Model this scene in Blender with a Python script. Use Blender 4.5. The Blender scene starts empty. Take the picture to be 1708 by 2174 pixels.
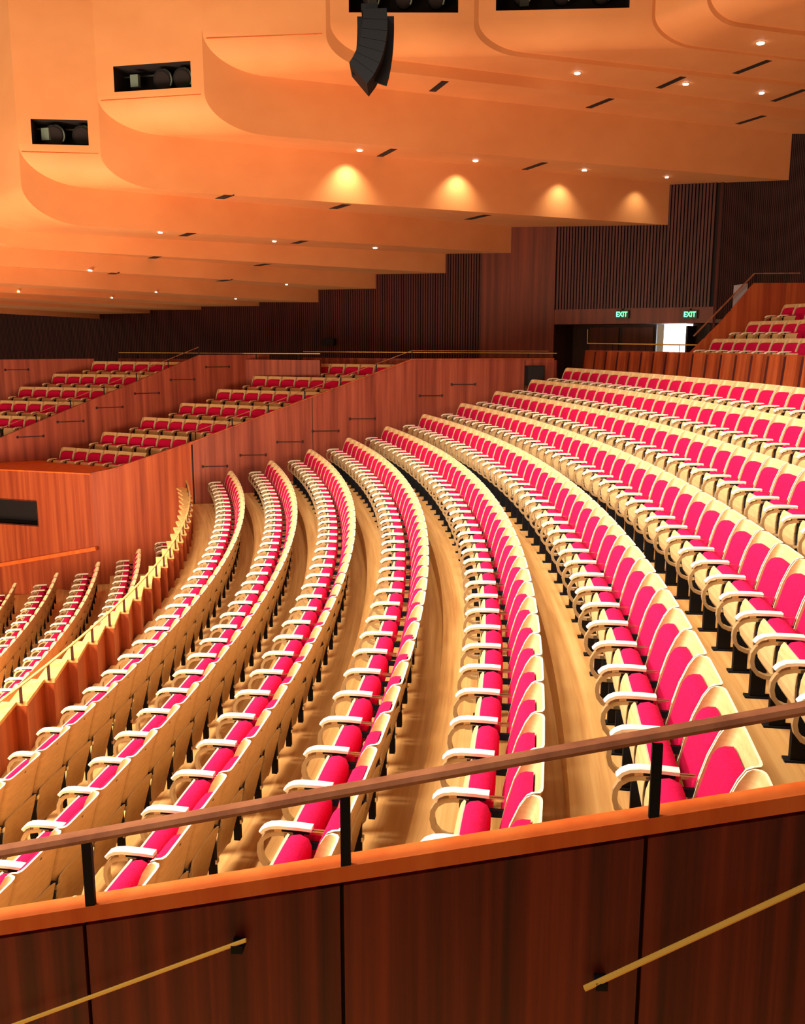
import bpy, math, random
from math import cos, sin, pi, hypot, atan2, radians
from mathutils import Vector, Matrix
random.seed(7)
S = bpy.context.scene
COL = S.collection

# ------------------------------------------------------------------ camera
CAMX, CAMZ, YAW, PITCH, FPX = 45.816, 4.30, -4.44758706, -0.184257229, 1950.37
fw = Vector((cos(PITCH)*cos(YAW), cos(PITCH)*sin(YAW), sin(PITCH)))
rt = Vector((sin(YAW), -cos(YAW), 0.0))
up = rt.cross(fw)
cam_d = bpy.data.cameras.new('camera')
cam = bpy.data.objects.new('camera', cam_d); COL.objects.link(cam)
cam.matrix_world = Matrix(((rt.x, up.x, -fw.x, CAMX), (rt.y, up.y, -fw.y, 0.0), (rt.z, up.z, -fw.z, CAMZ), (0, 0, 0, 1)))
cam_d.sensor_fit = 'HORIZONTAL'; cam_d.sensor_width = 36.0
cam_d.lens = FPX*36.0/1708.0
cam_d.clip_start = 0.05; cam_d.clip_end = 200
S.camera = cam
CAM = Vector((CAMX, 0.0, CAMZ))

# ------------------------------------------------------------------ world, lights, exposure
W = bpy.data.worlds.new('world'); S.world = W; W.use_nodes = True
W.node_tree.nodes['Background'].inputs[0].default_value = (1.0, 0.66, 0.40, 1)
W.node_tree.nodes['Background'].inputs[1].default_value = 0.24

def area(name, loc, target, size, power, color):
    d = bpy.data.lights.new(name, 'AREA'); d.energy = power; d.size = size; d.color = color
    d.shape = 'DISK'
    o = bpy.data.objects.new(name, d); COL.objects.link(o); o.location = loc
    o.rotation_euler = (Vector(target)-Vector(loc)).to_track_quat('-Z', 'Y').to_euler()
    return o
def spot(name, loc, target, angle, power, color, size=0.6, blend=0.6):
    d = bpy.data.lights.new(name, 'SPOT'); d.energy = power; d.color = color; d.spot_size = radians(angle); d.spot_blend = blend; d.shadow_soft_size = size
    o = bpy.data.objects.new(name, d); COL.objects.link(o); o.location = loc
    o.rotation_euler = (Vector(target)-Vector(loc)).to_track_quat('-Z', 'Y').to_euler()
# production lights hanging over the stage side and the circle, plus two added warm fills for the ceiling
spot('stage_light', (31.0, 1.0, 13.5), (39.5, 8.5, 0.0), 66, 30000, (1.0, 0.91, 0.77), 2.2)
spot('circle_light', (39.0, 6.0, 14.0), (42.5, 11.5, 0.5), 84, 11500, (1.0, 0.91, 0.77), 2.2)
spot('tier_light', (44.0, 7.0, 14.0), (46.5, 15.0, 2.0), 80, 3700, (1.0, 0.88, 0.70), 2.0)
area('floor_bounce_fill', (32.0, 8.5, -1.2), (38.0, 20.0, 9.0), 7.0, 2750, (1.0, 0.71, 0.47))  # added fill in place of bounce from the bright stalls floor
area('ceiling_fill', (38.0, 2.0, 5.0), (45.0, 22.0, 11.0), 5.0, 560, (1.0, 0.66, 0.36))  # second added fill, kept out of view, brightens the upper ceiling

S.view_settings.view_transform = 'Standard'; S.view_settings.look = 'None'
S.view_settings.exposure = 0.0; S.view_settings.gamma = 1.0
S.view_settings.use_curve_mapping = False
S.cycles.max_bounces = 5; S.cycles.diffuse_bounces = 3; S.cycles.glossy_bounces = 2
S.cycles.transmission_bounces = 3; S.cycles.sample_clamp_indirect = 4.0
S.cycles.use_denoising = True

# ------------------------------------------------------------------ materials
def mat(name, col, rough=0.5, metal=0.0, emit=None, estr=0.0, spec=0.5):
    m = bpy.data.materials.new(name); m.use_nodes = True
    b = m.node_tree.nodes['Principled BSDF']
    b.inputs['Base Color'].default_value = (*col, 1); b.inputs['Roughness'].default_value = rough
    b.inputs['Metallic'].default_value = metal
    b.inputs['Specular IOR Level'].default_value = spec
    if emit:
        b.inputs['Emission Color'].default_value = (*emit, 1); b.inputs['Emission Strength'].default_value = estr
    return m

def ramped(m, vec_builder, stops, scale=1.0, detail=4.0, bump=0.0, rough=0.6):
    nt = m.node_tree; b = nt.nodes['Principled BSDF']
    n = nt.nodes.new('ShaderNodeTexNoise'); n.inputs['Scale'].default_value = scale
    n.inputs['Detail'].default_value = detail; n.inputs['Roughness'].default_value = rough
    nt.links.new(vec_builder(nt), n.inputs['Vector'])
    r = nt.nodes.new('ShaderNodeValToRGB')
    while len(r.color_ramp.elements) < len(stops): r.color_ramp.elements.new(0.5)
    for e, (p, c) in zip(r.color_ramp.elements, stops): e.position = p; e.color = (*c, 1)
    nt.links.new(n.outputs['Fac'], r.inputs['Fac'])
    nt.links.new(r.outputs['Color'], b.inputs['Base Color'])
    if bump:
        bp = nt.nodes.new('ShaderNodeBump'); bp.inputs['Strength'].default_value = bump
        nt.links.new(n.outputs['Fac'], bp.inputs['Height']); nt.links.new(bp.outputs['Normal'], b.inputs['Normal'])
    return r

def stretch(sx, sy, sz):
    def f(nt):
        tc = nt.nodes.new('ShaderNodeTexCoord'); mp = nt.nodes.new('ShaderNodeMapping')
        mp.inputs['Scale'].default_value = (sx, sy, sz)
        nt.links.new(tc.outputs['Object'], mp.inputs['Vector']); return mp.outputs['Vector']
    return f

def polar(sr, st):
    def f(nt):
        tc = nt.nodes.new('ShaderNodeTexCoord'); sp = nt.nodes.new('ShaderNodeSeparateXYZ')
        nt.links.new(tc.outputs['Object'], sp.inputs[0])
        def m(op, a, b=None):
            q = nt.nodes.new('ShaderNodeMath'); q.operation = op
            for i, v in enumerate((a, b)):
                if v is None: continue
                if isinstance(v, (int, float)): q.inputs[i].default_value = v
                else: nt.links.new(v, q.inputs[i])
            return q.outputs[0]
        r = m('SQRT', m('ADD', m('MULTIPLY', sp.outputs[0], sp.outputs[0]), m('MULTIPLY', sp.outputs[1], sp.outputs[1])))
        t = m('ARCTAN2', sp.outputs[1], sp.outputs[0])
        cb = nt.nodes.new('ShaderNodeCombineXYZ')
        nt.links.new(m('MULTIPLY', r, sr), cb.inputs[0]); nt.links.new(m('MULTIPLY', t, st), cb.inputs[1])
        nt.links.new(sp.outputs[2], cb.inputs[2])
        return cb.outputs[0]
    return f

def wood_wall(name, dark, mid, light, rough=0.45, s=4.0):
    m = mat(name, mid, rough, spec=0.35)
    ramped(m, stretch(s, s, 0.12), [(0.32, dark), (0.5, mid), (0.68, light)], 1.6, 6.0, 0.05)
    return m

M = {}
M['ply'] = mat('white_birch_plywood', (0.66, 0.42, 0.17), 0.45)
ramped(M['ply'], stretch(3, 3, 14), [(0.3, (0.56, 0.35, 0.145)), (0.7, (0.68, 0.46, 0.215))], 3.0, 3.0)
M['ply_edge'] = mat('pale_plywood_edge', (0.88, 0.76, 0.52), 0.5)
M['pad'] = mat('cream_armrest', (0.92, 0.83, 0.62), 0.4)
M['fabric'] = mat('magenta_wool', (0.70, 0.006, 0.085), 0.95, spec=0.1)
ramped(M['fabric'], stretch(1, 1, 1), [(0.3, (0.44, 0.0035, 0.044)), (0.7, (0.57, 0.006, 0.068))], 60.0, 2.0, 0.1)
M['loop'] = mat('bent_laminate', (0.42, 0.27, 0.13), 0.3, 0.15)
M['chrome'] = mat('chrome', (0.8, 0.78, 0.72), 0.2, 1.0)
M['black'] = mat('black_steel', (0.006, 0.007, 0.010), 0.7, spec=0.2)
M['dot'] = mat('seat_number_dot', (0.12, 0.08, 0.04), 0.5)
M['floor'] = mat('brush_box_floor', (0.55, 0.28, 0.10), 0.42)
ramped(M['floor'], polar(11.0, 14.0), [(0.28, (0.48, 0.21, 0.058)), (0.5, (0.68, 0.36, 0.115)), (0.72, (0.82, 0.50, 0.19))], 1.3, 5.0, 0.0)
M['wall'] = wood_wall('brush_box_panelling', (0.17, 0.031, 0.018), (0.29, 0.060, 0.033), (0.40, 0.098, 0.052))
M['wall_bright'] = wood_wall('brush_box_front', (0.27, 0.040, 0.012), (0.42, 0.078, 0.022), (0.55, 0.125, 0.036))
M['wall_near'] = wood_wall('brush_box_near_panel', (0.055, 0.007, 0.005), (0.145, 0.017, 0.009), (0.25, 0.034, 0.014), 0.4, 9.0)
M['batten'] = wood_wall('dark_battens', (0.044, 0.010, 0.010), (0.075, 0.016, 0.015), (0.110, 0.024, 0.020))
M['smooth'] = wood_wall('side_wall_board', (0.085, 0.018, 0.010), (0.14, 0.028, 0.014), (0.20, 0.040, 0.018))
M['void'] = mat('black_backing', (0.012, 0.008, 0.010), 0.9)
M['seam'] = mat('panel_seam', (0.03, 0.008, 0.006), 0.8)
M['cap'] = wood_wall('brush_box_cap', (0.72, 0.12, 0.016), (0.82, 0.165, 0.026), (0.88, 0.21, 0.04))
M['cap_pale'] = wood_wall('pale_cap', (0.62, 0.34, 0.10), (0.74, 0.45, 0.15), (0.84, 0.55, 0.20))
M['rail_wood'] = wood_wall('handrail_timber', (0.22, 0.075, 0.04), (0.32, 0.12, 0.06), (0.40, 0.16, 0.08), 0.3)
M['brass'] = mat('brass', (0.92, 0.58, 0.11), 0.42, 0.45)
M['ceil'] = mat('birch_ceiling', (0.80, 0.40, 0.17), 0.6, spec=0.2)
ramped(M['ceil'], stretch(0.35, 0.35, 0.5), [(0.3, (0.74, 0.33, 0.135)), (0.7, (0.84, 0.41, 0.18))], 1.2, 3.0)
M['glow'] = mat('downlight_lens', (1, 0.95, 0.85), 0.4, emit=(1.0, 0.93, 0.80), estr=14)
M['day'] = mat('foyer_daylight', (1, 1, 1), 0.5, emit=(0.86, 0.92, 1.0), estr=5)
M['exit_green'] = mat('exit_letters', (0.1, 0.9, 0.35), 0.5, emit=(0.12, 1.0, 0.32), estr=3.0)
M['exit_case'] = mat('exit_case', (0.012, 0.05, 0.025), 0.5)
M['glass'] = mat('lamp_glass', (0.30, 0.42, 0.38), 0.2, 0.5)
M['acrylic'] = mat('pale_acrylic', (0.50, 0.50, 0.60), 0.3)
M['grey'] = mat('grey_fixture', (0.02, 0.024, 0.022), 0.4)
M['door'] = wood_wall('dark_door', (0.030, 0.012, 0.010), (0.05, 0.018, 0.014), (0.07, 0.024, 0.018))

# ------------------------------------------------------------------ mesh building
class MB:
    def __init__(s): s.v = []; s.f = []; s.m = []
    def add(s, vs, fs, mi=0):
        o = len(s.v); s.v += [tuple(p) for p in vs]
        for f in fs: s.f.append(tuple(i+o for i in f)); s.m.append(mi)
    def quad(s, a, b, c, d, mi=0): s.add([a, b, c, d], [(0, 1, 2, 3)], mi)
    def box(s, x0, x1, y0, y1, z0, z1, mi=0):
        s.hexa([(x0, y0), (x1, y0), (x1, y1), (x0, y1)], z0, z1, mi)
    def hexa(s, poly, z0, z1, mi=0):       # vertical prism over a polygon, z0/z1 scalars or lists
        n = len(poly); z0 = [z0]*n if not isinstance(z0, (list, tuple)) else z0; z1 = [z1]*n if not isinstance(z1, (list, tuple)) else z1
        vs = [(p[0], p[1], z) for p, z in zip(poly, z0)]+[(p[0], p[1], z) for p, z in zip(poly, z1)]
        fs = [tuple(range(n))[::-1], tuple(range(n, 2*n))]+[(i, (i+1) % n, n+(i+1) % n, n+i) for i in range(n)]
        s.add(vs, fs, mi)
    def obox(s, c, ax, ay, az, sx, sy, sz, mi=0):      # oriented box, half sizes
        c = Vector(c); vs = []
        for k in (-1, 1):
            for (i, j) in ((-1, -1), (1, -1), (1, 1), (-1, 1)):
                vs.append(c+Vector(ax)*sx*i+Vector(ay)*sy*j+Vector(az)*sz*k)
        s.add(vs, [(3, 2, 1, 0), (4, 5, 6, 7), (0, 1, 5, 4), (1, 2, 6, 5), (2, 3, 7, 6), (3, 0, 4, 7)], mi)
    def sweep(s, path, prof, mi=0, upv=(0, 0, 1), close=False):   # prof: (side, up) offsets
        n = len(path); path = [Vector(p) for p in path]; k = len(prof); vs = []
        for i, p in enumerate(path):
            t = (path[min(i+1, n-1)]-path[max(i-1, 0)]).normalized()
            side = t.cross(Vector(upv)).normalized(); u = side.cross(t).normalized()
            vs += [p+side*a+u*b for a, b in prof]
        fs = [(i*k+j, i*k+(j+1) % k, (i+1)*k+(j+1) % k, (i+1)*k+j) for i in range(n-1) for j in range(k)]
        fs += [tuple(range(k))[::-1], tuple(range((n-1)*k, n*k))]
        s.add(vs, fs, mi)
    def tube(s, path, r, seg=8, mi=0, upv=(0, 0, 1)):
        s.sweep(path, [(r*cos(2*pi*j/seg), r*sin(2*pi*j/seg)) for j in range(seg)], mi, upv)
    def loft(s, A, B, mi=0):
        n = len(A); s.add(list(A)+list(B), [(i, i+1, n+i+1, n+i) for i in range(n-1)], mi)
    def mesh(s, name, mats, smooth=False):
        me = bpy.data.meshes.new(name); me.from_pydata(s.v, [], s.f)
        for m in mats: me.materials.append(M[m])
        me.polygons.foreach_set('material_index', s.m)
        if smooth: me.polygons.foreach_set('use_smooth', [True]*len(s.f))
        me.update()
        return me
    def build(s, name, mats, parent=None, smooth=False, fix=True):
        if isinstance(mats, str): mats = [mats]
        me = s.mesh(name, mats, smooth)
        if fix:
            import bmesh
            bm = bmesh.new(); bm.from_mesh(me); bmesh.ops.recalc_face_normals(bm, faces=bm.faces); bm.to_mesh(me); bm.free()
        o = bpy.data.objects.new(name, me); COL.objects.link(o)
        if parent is not None:
            o.parent = parent; o.matrix_parent_inverse = Matrix.Translation(-parent.location) if parent.get('world_built') else Matrix.Identity(4)
        return o

def tag(o, label=None, cat=None, group=None, kind=None):
    if label: o['label'] = label
    if cat: o['category'] = cat
    if group: o['group'] = group
    if kind: o['kind'] = kind
    return o
def struct(o): o['kind'] = 'structure'; return o
def thing(name, loc, label, cat, group=None, rz=0.0):     # Empty at the base; world-built parts are re-expressed
    o = bpy.data.objects.new(name, None); COL.objects.link(o); o.location = loc; o.rotation_euler = (0, 0, rz)
    o.empty_display_size = 0.1
    return tag(o, label, cat, group)
def part(mb, name, mats, root, smooth=False):             # mesh written in world coordinates, child of an unrotated Empty
    o = Vector(root.location)
    while root.parent: root_p = root.parent; o += Vector(root_p.location); root = root_p
    return mb, name
def wpart(mb, name, mats, root, smooth=False, origin=None):
    org = Vector(origin if origin is not None else root.location)
    mb.v = [tuple(Vector(p)-org) for p in mb.v]
    return mb.build(name, mats, root, smooth)

ORD = ['zeroth', 'first', 'second', 'third', 'fourth', 'fifth', 'sixth', 'seventh', 'eighth', 'ninth', 'tenth', 'eleventh', 'twelfth',
       'thirteenth', 'fourteenth', 'fifteenth', 'sixteenth', 'seventeenth', 'eighteenth', 'nineteenth', 'twentieth']
TENS = {20: 'twenty', 30: 'thirty', 40: 'forty'}
def ordinal(n):
    if n <= 20: return ORD[n]
    t, u = n//10*10, n % 10
    return {30: 'thirtieth', 40: 'fortieth'}[t] if u == 0 else TENS[t]+'-'+ORD[u]

def pixel(P):
    d = Vector(P)-CAM; z = d.dot(fw)
    return (854+FPX*d.dot(rt)/z, 1087-FPX*d.dot(up)/z, z)
def ray(px, py): return fw+rt*((px-854)/FPX)-up*((py-1087)/FPX)
def at_z(px, py, z):                   # where a pixel of the photograph meets a level of the hall
    d = ray(px, py); return CAM+d*((z-CAMZ)/d.z)
def at_wall(px, py, a, b):
    n = Vector((-(b[1]-a[1]), b[0]-a[0])); d = ray(px, py)
    t = ((Vector(a)-CAM.xy).dot(n))/(d.xy.dot(n)); return CAM+d*t

# ------------------------------------------------------------------ hall plan (metres)
ROW_R = [41.418, 42.452, 43.45, 44.465, 45.495, 46.498, 47.501, 48.451, 49.452, 50.441]
ROW_Z = [0.0, 0.265, 0.56, 0.846, 1.128, 1.44, 1.73, 2.038, 2.342, 2.649]
ROW_T = [0.5602, 0.5539, 0.5481, 0.5452, 0.5432, 0.5407, 0.5369, 0.5349, 0.5333, 0.5327]
ROW_S = [0.5318, 0.5215, 0.5318, 0.5273, 0.5221, 0.522, 0.5301, 0.535, 0.5329, 0.5433]
P0 = Vector((34.09, 21.94)); U1 = Vector((0.9182, 0.3961)); N1 = Vector((-0.3961, 0.9182))
PHI = 0.21; UN = Vector((cos(PHI), sin(PHI))); MN = Vector((-sin(PHI), cos(PHI)))
def theta_far(r, pad=0.0):            # angle where a ring of radius r meets the far side wall
    d = P0.dot(N1)-pad; a0 = atan2(N1.y, N1.x)
    return a0-math.acos(min(1, d/r))
def theta_near(r, pad=0.0):
    d = 6.64-pad; return PHI-math.asin(min(1, d/r))
def pol(r, t, z): return (r*cos(t), r*sin(t), z)

# ------------------------------------------------------------------ floors
fl = MB()
edges = [40.30]+[R+0.26 for R in ROW_R[:-1]]+[52.4]
def ring(mb, r0, r1, z, t0a, t1a, n=48, riser=None, mi=0, skirt=None):
    A = []; B = []
    for i in range(n+1):
        ta = t0a(r0)+(t1a(r0)-t0a(r0))*i/n; tb = t0a(r1)+(t1a(r1)-t0a(r1))*i/n
        A.append(pol(r0, ta, z)); B.append(pol(r1, tb, z))
    mb.loft(A, B, mi)
    if riser is not None: mb.loft([(p[0], p[1], riser) for p in A], A, mi)
for k in range(10):
    ring(fl, edges[k], edges[k+1], ROW_Z[k], lambda r: theta_near(r, -0.12)-0.0, lambda r: theta_far(r, -0.05), riser=(ROW_Z[k-1] if k else -0.2))
# stalls
ST_R = [40.0-0.993*i for i in range(7)]; ST_Z = [-1.634-0.219*i for i in range(7)]
W2A = Vector((31.80, 20.71)); W2D = (P0-W2A)
def theta_w2(r):
    # crossing of ring r with the bent wall (31.8,20.7)-(34.09,21.94) produced
    best = 0.5
    d = W2D.normalized(); b = W2A.dot(d); c = W2A.length_squared-r*r
    t = -b+math.sqrt(max(0, b*b-c)); p = W2A+d*t
    return atan2(p.y, p.x)
for k in range(7):
    r0 = ST_R[k]-0.993+0.26; r1 = ST_R[k]+0.26 if k else 40.32
    ring(fl, r0, r1, ST_Z[k], lambda r: 0.05, lambda r: theta_w2(r)+0.03, riser=ST_Z[k]-0.219)
struct(fl.build('floor', 'floor', fix=False))

# box floors (behind the side walls)
BX = [dict(s=Vector((29.534, 22.85)), z=1.297, rows=7, off=[0]*7, a=-0.212, n=[6, 6, 7, 7, 7, 8, 8]),
      dict(s=Vector((24.961, 23.491)), z=2.108, rows=5, off=[4, 1, 0, 0, 0], a=-0.040, n=[8, 7, 7, 7, 7])]
STEP_A, STEP_L, STEP_Z = 0.78, 1.17, 0.383
SD = Vector((cos(STEP_A), sin(STEP_A)))
bf = MB()
def behind(p, keep):                    # push a plan corner behind the side walls
    p = Vector(p)
    for org, nv in keep:
        dd = (p-org).dot(nv)
        if dd < 0.16: p = p+nv*(0.16-dd)
    return p
N2 = Vector((-W2D.y, W2D.x)).normalized()
SPER = Vector((-SD.y, SD.x))
for bi, b in enumerate(BX):
    w = Vector((cos(b['a']), sin(b['a']))); f = Vector((w.y, -w.x))
    for k in range(b['rows']):
        st = b['s']+SD*STEP_L*k; z = b['z']+STEP_Z*k-0.93
        a0 = st-w*(0.30 if bi == 0 else 2.0)+f*0.72; a1 = a0+w*(b['n'][k]*0.53+(1.4 if bi == 0 else 1.6)); c = -f*(1.30 if k < b['rows']-1 else 1.5)
        keep = [(P0, N1), (P0, N2)] if bi == 0 else [(b['s'] if False else BX[0]['s']-Vector((cos(-0.212), sin(-0.212)))*0.55, SPER)]
        poly = [behind(q, keep) for q in (a0, a1, a1+c, a0+c)]
        bf.hexa(poly, z-0.3, z)
bfo = struct(bf.build('floor_boxes', 'floor'))

# ------------------------------------------------------------------ side walls of the circle and the boxes
def wall_strip(mb, pts, zt, zb, th, nrm, mi=0):
    for i in range(len(pts)-1):
        a, b = Vector(pts[i]), Vector(pts[i+1]); n = Vector(nrm)*th
        mb.hexa([a, b, b+n, a+n], [zb, zb, zb, zb], [zt[i], zt[i+1], zt[i+1], zt[i]], mi)
def on_p0(t): return P0+U1*t
def grooves(mb, pts, a, b, off, mi=1):
    for (x0, x1, y) in pts:
        p = at_wall(x0, y, a, b); q = at_wall(x1, y, a, b); p.z = q.z = (p.z+q.z)/2
        o = Vector((off[0], off[1], 0))*0.006
        mb.sweep([p+o, q+o], [(-0.008, -0.012), (0.008, -0.012), (0.008, 0.012), (-0.008, 0.012)], mi)
        for e in (p, q): mb.box(e.x-0.02, e.x+0.02, e.y-0.02, e.y+0.02, e.z-0.035, e.z+0.035, mi)
w1 = MB()
ts = [0.0, 2.9, 5.9, 6.25, 9.85]
wall_strip(w1, [on_p0(t) for t in ts], [1.646, 2.74, 3.80, 3.80, 3.80], -2.0, 0.14, N1)
for (x, y) in ((662, 842), (1114, 766)):
    p = at_wall(x, y, P0, P0+U1); q = p.xy-N1*0.004
    w1.hexa([q-U1*0.008, q+U1*0.008, q+U1*0.008+N1*0.01, q-U1*0.008+N1*0.01], 0.0, p.z, 1)
grooves(w1, [(510, 564, 966), (588, 642, 938), (663, 718, 915), (742, 795, 889), (958, 1008, 816), (890, 938, 840), (430, 482, 990)], P0, P0+U1, -N1)
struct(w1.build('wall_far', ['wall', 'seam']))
w2 = MB()
n2 = Vector((-W2D.y, W2D.x)).normalized()
zt2 = [0.90, 1.0, 1.646]
pp = [W2A, W2A+W2D*0.22, P0]
wall_strip(w2, pp, zt2, -3.4, 0.12, n2)
w2.hexa([P0-U1*0.03, P0+U1*0.0-N1*0.02, P0+U1*0.02, P0], -1.9, 1.6, 1)
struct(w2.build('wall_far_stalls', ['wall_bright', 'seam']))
# sloping timber cap on the side walls
cp = MB()
for pts, zz in (([on_p0(0), on_p0(5.9), on_p0(9.85)], [1.646, 3.80, 3.80]), (pp, zt2)):
    nn = N1 if zz[0] > 1.5 else n2
    for i in range(len(pts)-1):
        a, b = Vector(pts[i])-nn*0.02, Vector(pts[i+1])-nn*0.02; n = nn*0.18
        cp.hexa([a, b, b+n, a+n], [zz[i], zz[i+1], zz[i+1], zz[i]], [zz[i]+0.025, zz[i+1]+0.025, zz[i+1]+0.025, zz[i]+0.025])
struct(cp.build('trim_1', 'wall_bright'))
# front of the side box: wall below the ledge, ledge, control slot
FA, FB = Vector((31.80, 20.71)), Vector((24.0, 20.90))
fwl = MB()
fd = (FB-FA).normalized(); fn = Vector((fd.y, -fd.x)); fn = fn if fn.y > 0 else -fn
sa = 1.74; sb = 3.9
def fq(t): return FA+fd*t
def fbox(t0, t1, z0, z1, mi=0, th=0.12): fwl.hexa([fq(t0), fq(t1), fq(t1)+fn*th, fq(t0)+fn*th], z0, z1, mi)
fbox(0, sa, -3.4, 0.88); fbox(sb, 7.8, -3.4, 0.88); fbox(sa, sb, 0.08, 0.88); fbox(sa, sb, -3.4, -0.56)
fwl.hexa([fq(sa)+fn*0.5, fq(sb)+fn*0.5, fq(sb)+fn*0.55, fq(sa)+fn*0.55], -0.6, 0.1, 1)
fwl.hexa([fq(sa), fq(sa)+fn*0.5, fq(sa)+fn*0.5-fd*0.03, fq(sa)-fd*0.03], -0.6, 0.1, 1)
fwl.hexa([fq(sa), fq(sb), fq(sb)+fn*0.5, fq(sa)+fn*0.5], -0.60, -0.56, 1)
fwl.hexa([fq(sa), fq(sb), fq(sb)+fn*0.5, fq(sa)+fn*0.5], 0.08, 0.12, 1)
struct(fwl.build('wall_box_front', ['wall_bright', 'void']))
lg = MB()
lg.hexa([FA+Vector((0.02, -0.03)), FB+Vector((0, -0.03)), Vector((24.0, 23.6)), Vector((27.1, 23.1)), Vector((31.7, 21.9))], 0.882, 0.915)
tag(lg.build('box_ledge', 'cap'), 'wide orange timber ledge capping the front of the side box', 'ledge')
rl = MB()
rl.sweep([(31.88, 20.66, -1.07), (28.7, 20.73, -1.75), (26.5, 20.79, -2.22)], [(-0.05, -0.05), (0.05, -0.05), (0.05, 0.05), (-0.05, 0.05)])
tag(rl.build('wall_handrail', 'cap'), 'sloping orange timber handrail on the wall above the stalls aisle', 'handrail')

# partitions between boxes
def partition(name, s0, a, trange, ztop, zb, gpts, seam=None):
    mb = MB(); d = Vector((cos(a), sin(a))); n = Vector((-d.y, d.x))
    wall_strip(mb, [s0+d*t for t in trange], ztop, zb, 0.14, n)
    grooves(mb, gpts, s0, s0+d, -n)
    return struct(mb.build(name, ['wall', 'seam']))
rr = Vector((cos(-0.212), sin(-0.212)))
S2 = BX[0]['s']-rr*0.37
partition('wall_partition_1', S2, STEP_A, [-3.2, -1.45, -0.06, 1.94, 4.4, 6.68], [0.95, 1.61, 2.15, 2.91, 3.87, 3.87], 0.0,
          [(205, 260, 865), (286, 337, 835), (362, 412, 806), (122, 177, 895), (37, 92, 927), (437, 486, 779)])
S3 = BX[1]['s']-Vector((1, 0))*0.45
partition('wall_partition_2', S3, STEP_A, [-2.0, 0.5, 4.9], [3.0, 3.72, 3.72], 1.0, [(11, 60, 785)])
# low walls and brass rails behind the boxes
def back_of_box(px0, px1, py, z, name, label, s, k, a, ext):
    w = Vector((cos(a), sin(a))); f = Vector((w.y, -w.x)); st = s+SD*STEP_L*k-f*0.78
    mb = MB(); p0 = st+w*ext[0]; p1 = st+w*ext[1]
    mb.hexa([p0, p1, p1-f*0.1, p0-f*0.1], z-0.92, z)
    struct(mb.build('wall_'+name, 'wall'))
    r = thing('brass_rail', (p0.x, p0.y, z), label, 'rail')
    rb = MB(); q0 = p0-f*0.05; q1 = p1-f*0.05
    rb.sweep([(q0.x, q0.y, z+0.19), (q1.x, q1.y, z+0.19)], [(-0.012, -0.009), (0.012, -0.009), (0.012, 0.009), (-0.012, 0.009)])
    wpart(rb, 'rail_bar', 'brass', r)
    for i in range(5):
        q = q0.lerp(q1, (i+0.5)/5); m = MB(); m.box(q.x-0.012, q.x+0.012, q.y-0.012, q.y+0.012, z-0.01, z+0.18)
        wpart(m, 'post', 'black', r)
back_of_box(0, 0, 0, 3.76, 'box_back_1', 'thin brass rail on the low wall behind the right hand side box', BX[0]['s'], 6, -0.212, (0.0, 8.6))
back_of_box(0, 0, 0, 3.72, 'box_back_2', 'thin brass rail on the low wall behind the left hand side box', BX[1]['s'], 4, -0.10, (0.15, 7.6))
# thin brass handrails above the sloping walls
def slope_rail(px, label):
    pts = [Vector(p) for p in px]; r = thing('bronze_handrail', tuple(pts[0]-Vector((0, 0, 0.25))), label, 'handrail')
    m = MB(); m.sweep(pts, [(-0.012, -0.008), (0.012, -0.008), (0.012, 0.008), (-0.012, 0.008)]); wpart(m, 'rail_bar', 'rail_wood', r)
    for i in range(0, 7):
        f_ = i/6; q = pts[0].lerp(pts[-1], f_) if len(pts) == 2 else pts[0].lerp(pts[1], f_)
        m = MB(); m.box(q.x-0.012, q.x+0.012, q.y-0.012, q.y+0.012, q.z-0.26, q.z); wpart(m, 'post', 'black', r)
h = N1*0.06
a = on_p0(0.1)+h; b = on_p0(5.9)+h; c = on_p0(9.7)+h
slope_rail([(a.x, a.y, 1.69+0.25), (b.x, b.y, 3.80+0.24), (c.x, c.y, 4.02)], 'thin bronze handrail climbing the sloping wall beside the right hand box')
d_ = SD; nn = Vector((-d_.y, d_.x))*0.07
a = S2+d_*-1.4+nn; b = S2+d_*4.4+nn
slope_rail([(a.x, a.y, 1.63+0.25), (b.x, b.y, 3.87+0.24)], 'thin bronze handrail climbing the sloping wall between the two boxes')

# ------------------------------------------------------------------ slatted side wall of the hall
SWA, SWB = Vector((14.0, 37.853)), Vector((47.35, 28.044))
SWC = Vector((52.5, 34.5))
sw = MB()
def slatted(mb, a, b, z0, z1, pitch=0.095, w=0.062, depth=0.06, skip=(), zf=None):
    L = (b-a).length; d = (b-a)/L; n = Vector((d.y, -d.x))
    if n.dot(CAM.xy-a) < 0: n = -n
    mb.hexa([a-n*0.10, b-n*0.10, b-n*0.02, a-n*0.02], z0, z1, 1)
    k = int(L/pitch)
    for i in range(k):
        t = i*pitch; p = a+d*t
        if any(s0 < t < s1 for s0, s1 in skip): continue
        zz = z0 if zf is None else zf(t)
        mb.hexa([p-n*0.02, p+d*w-n*0.02, p+d*w+n*depth, p+n*depth], zz, z1, 0)
swd = (SWB-SWA).normalized()
def wt(px): return (at_wall(px, 700, SWA, SWB).xy-SWA).dot(swd)
ta, tb = wt(1019), wt(1176)
def wtd(px, dd):
    n_ = Vector((swd.y, -swd.x)); n_ = -n_ if n_.dot(CAM.xy-SWA) > 0 else n_
    return (at_wall(px, 700, SWA+n_*dd, SWB+n_*dd).xy-SWA).dot(swd)
tc_, td_ = wt(1102), 0
L1 = (SWB-SWA).length
def zlow(t): return 2.2 if t < tb else 4.98
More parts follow.
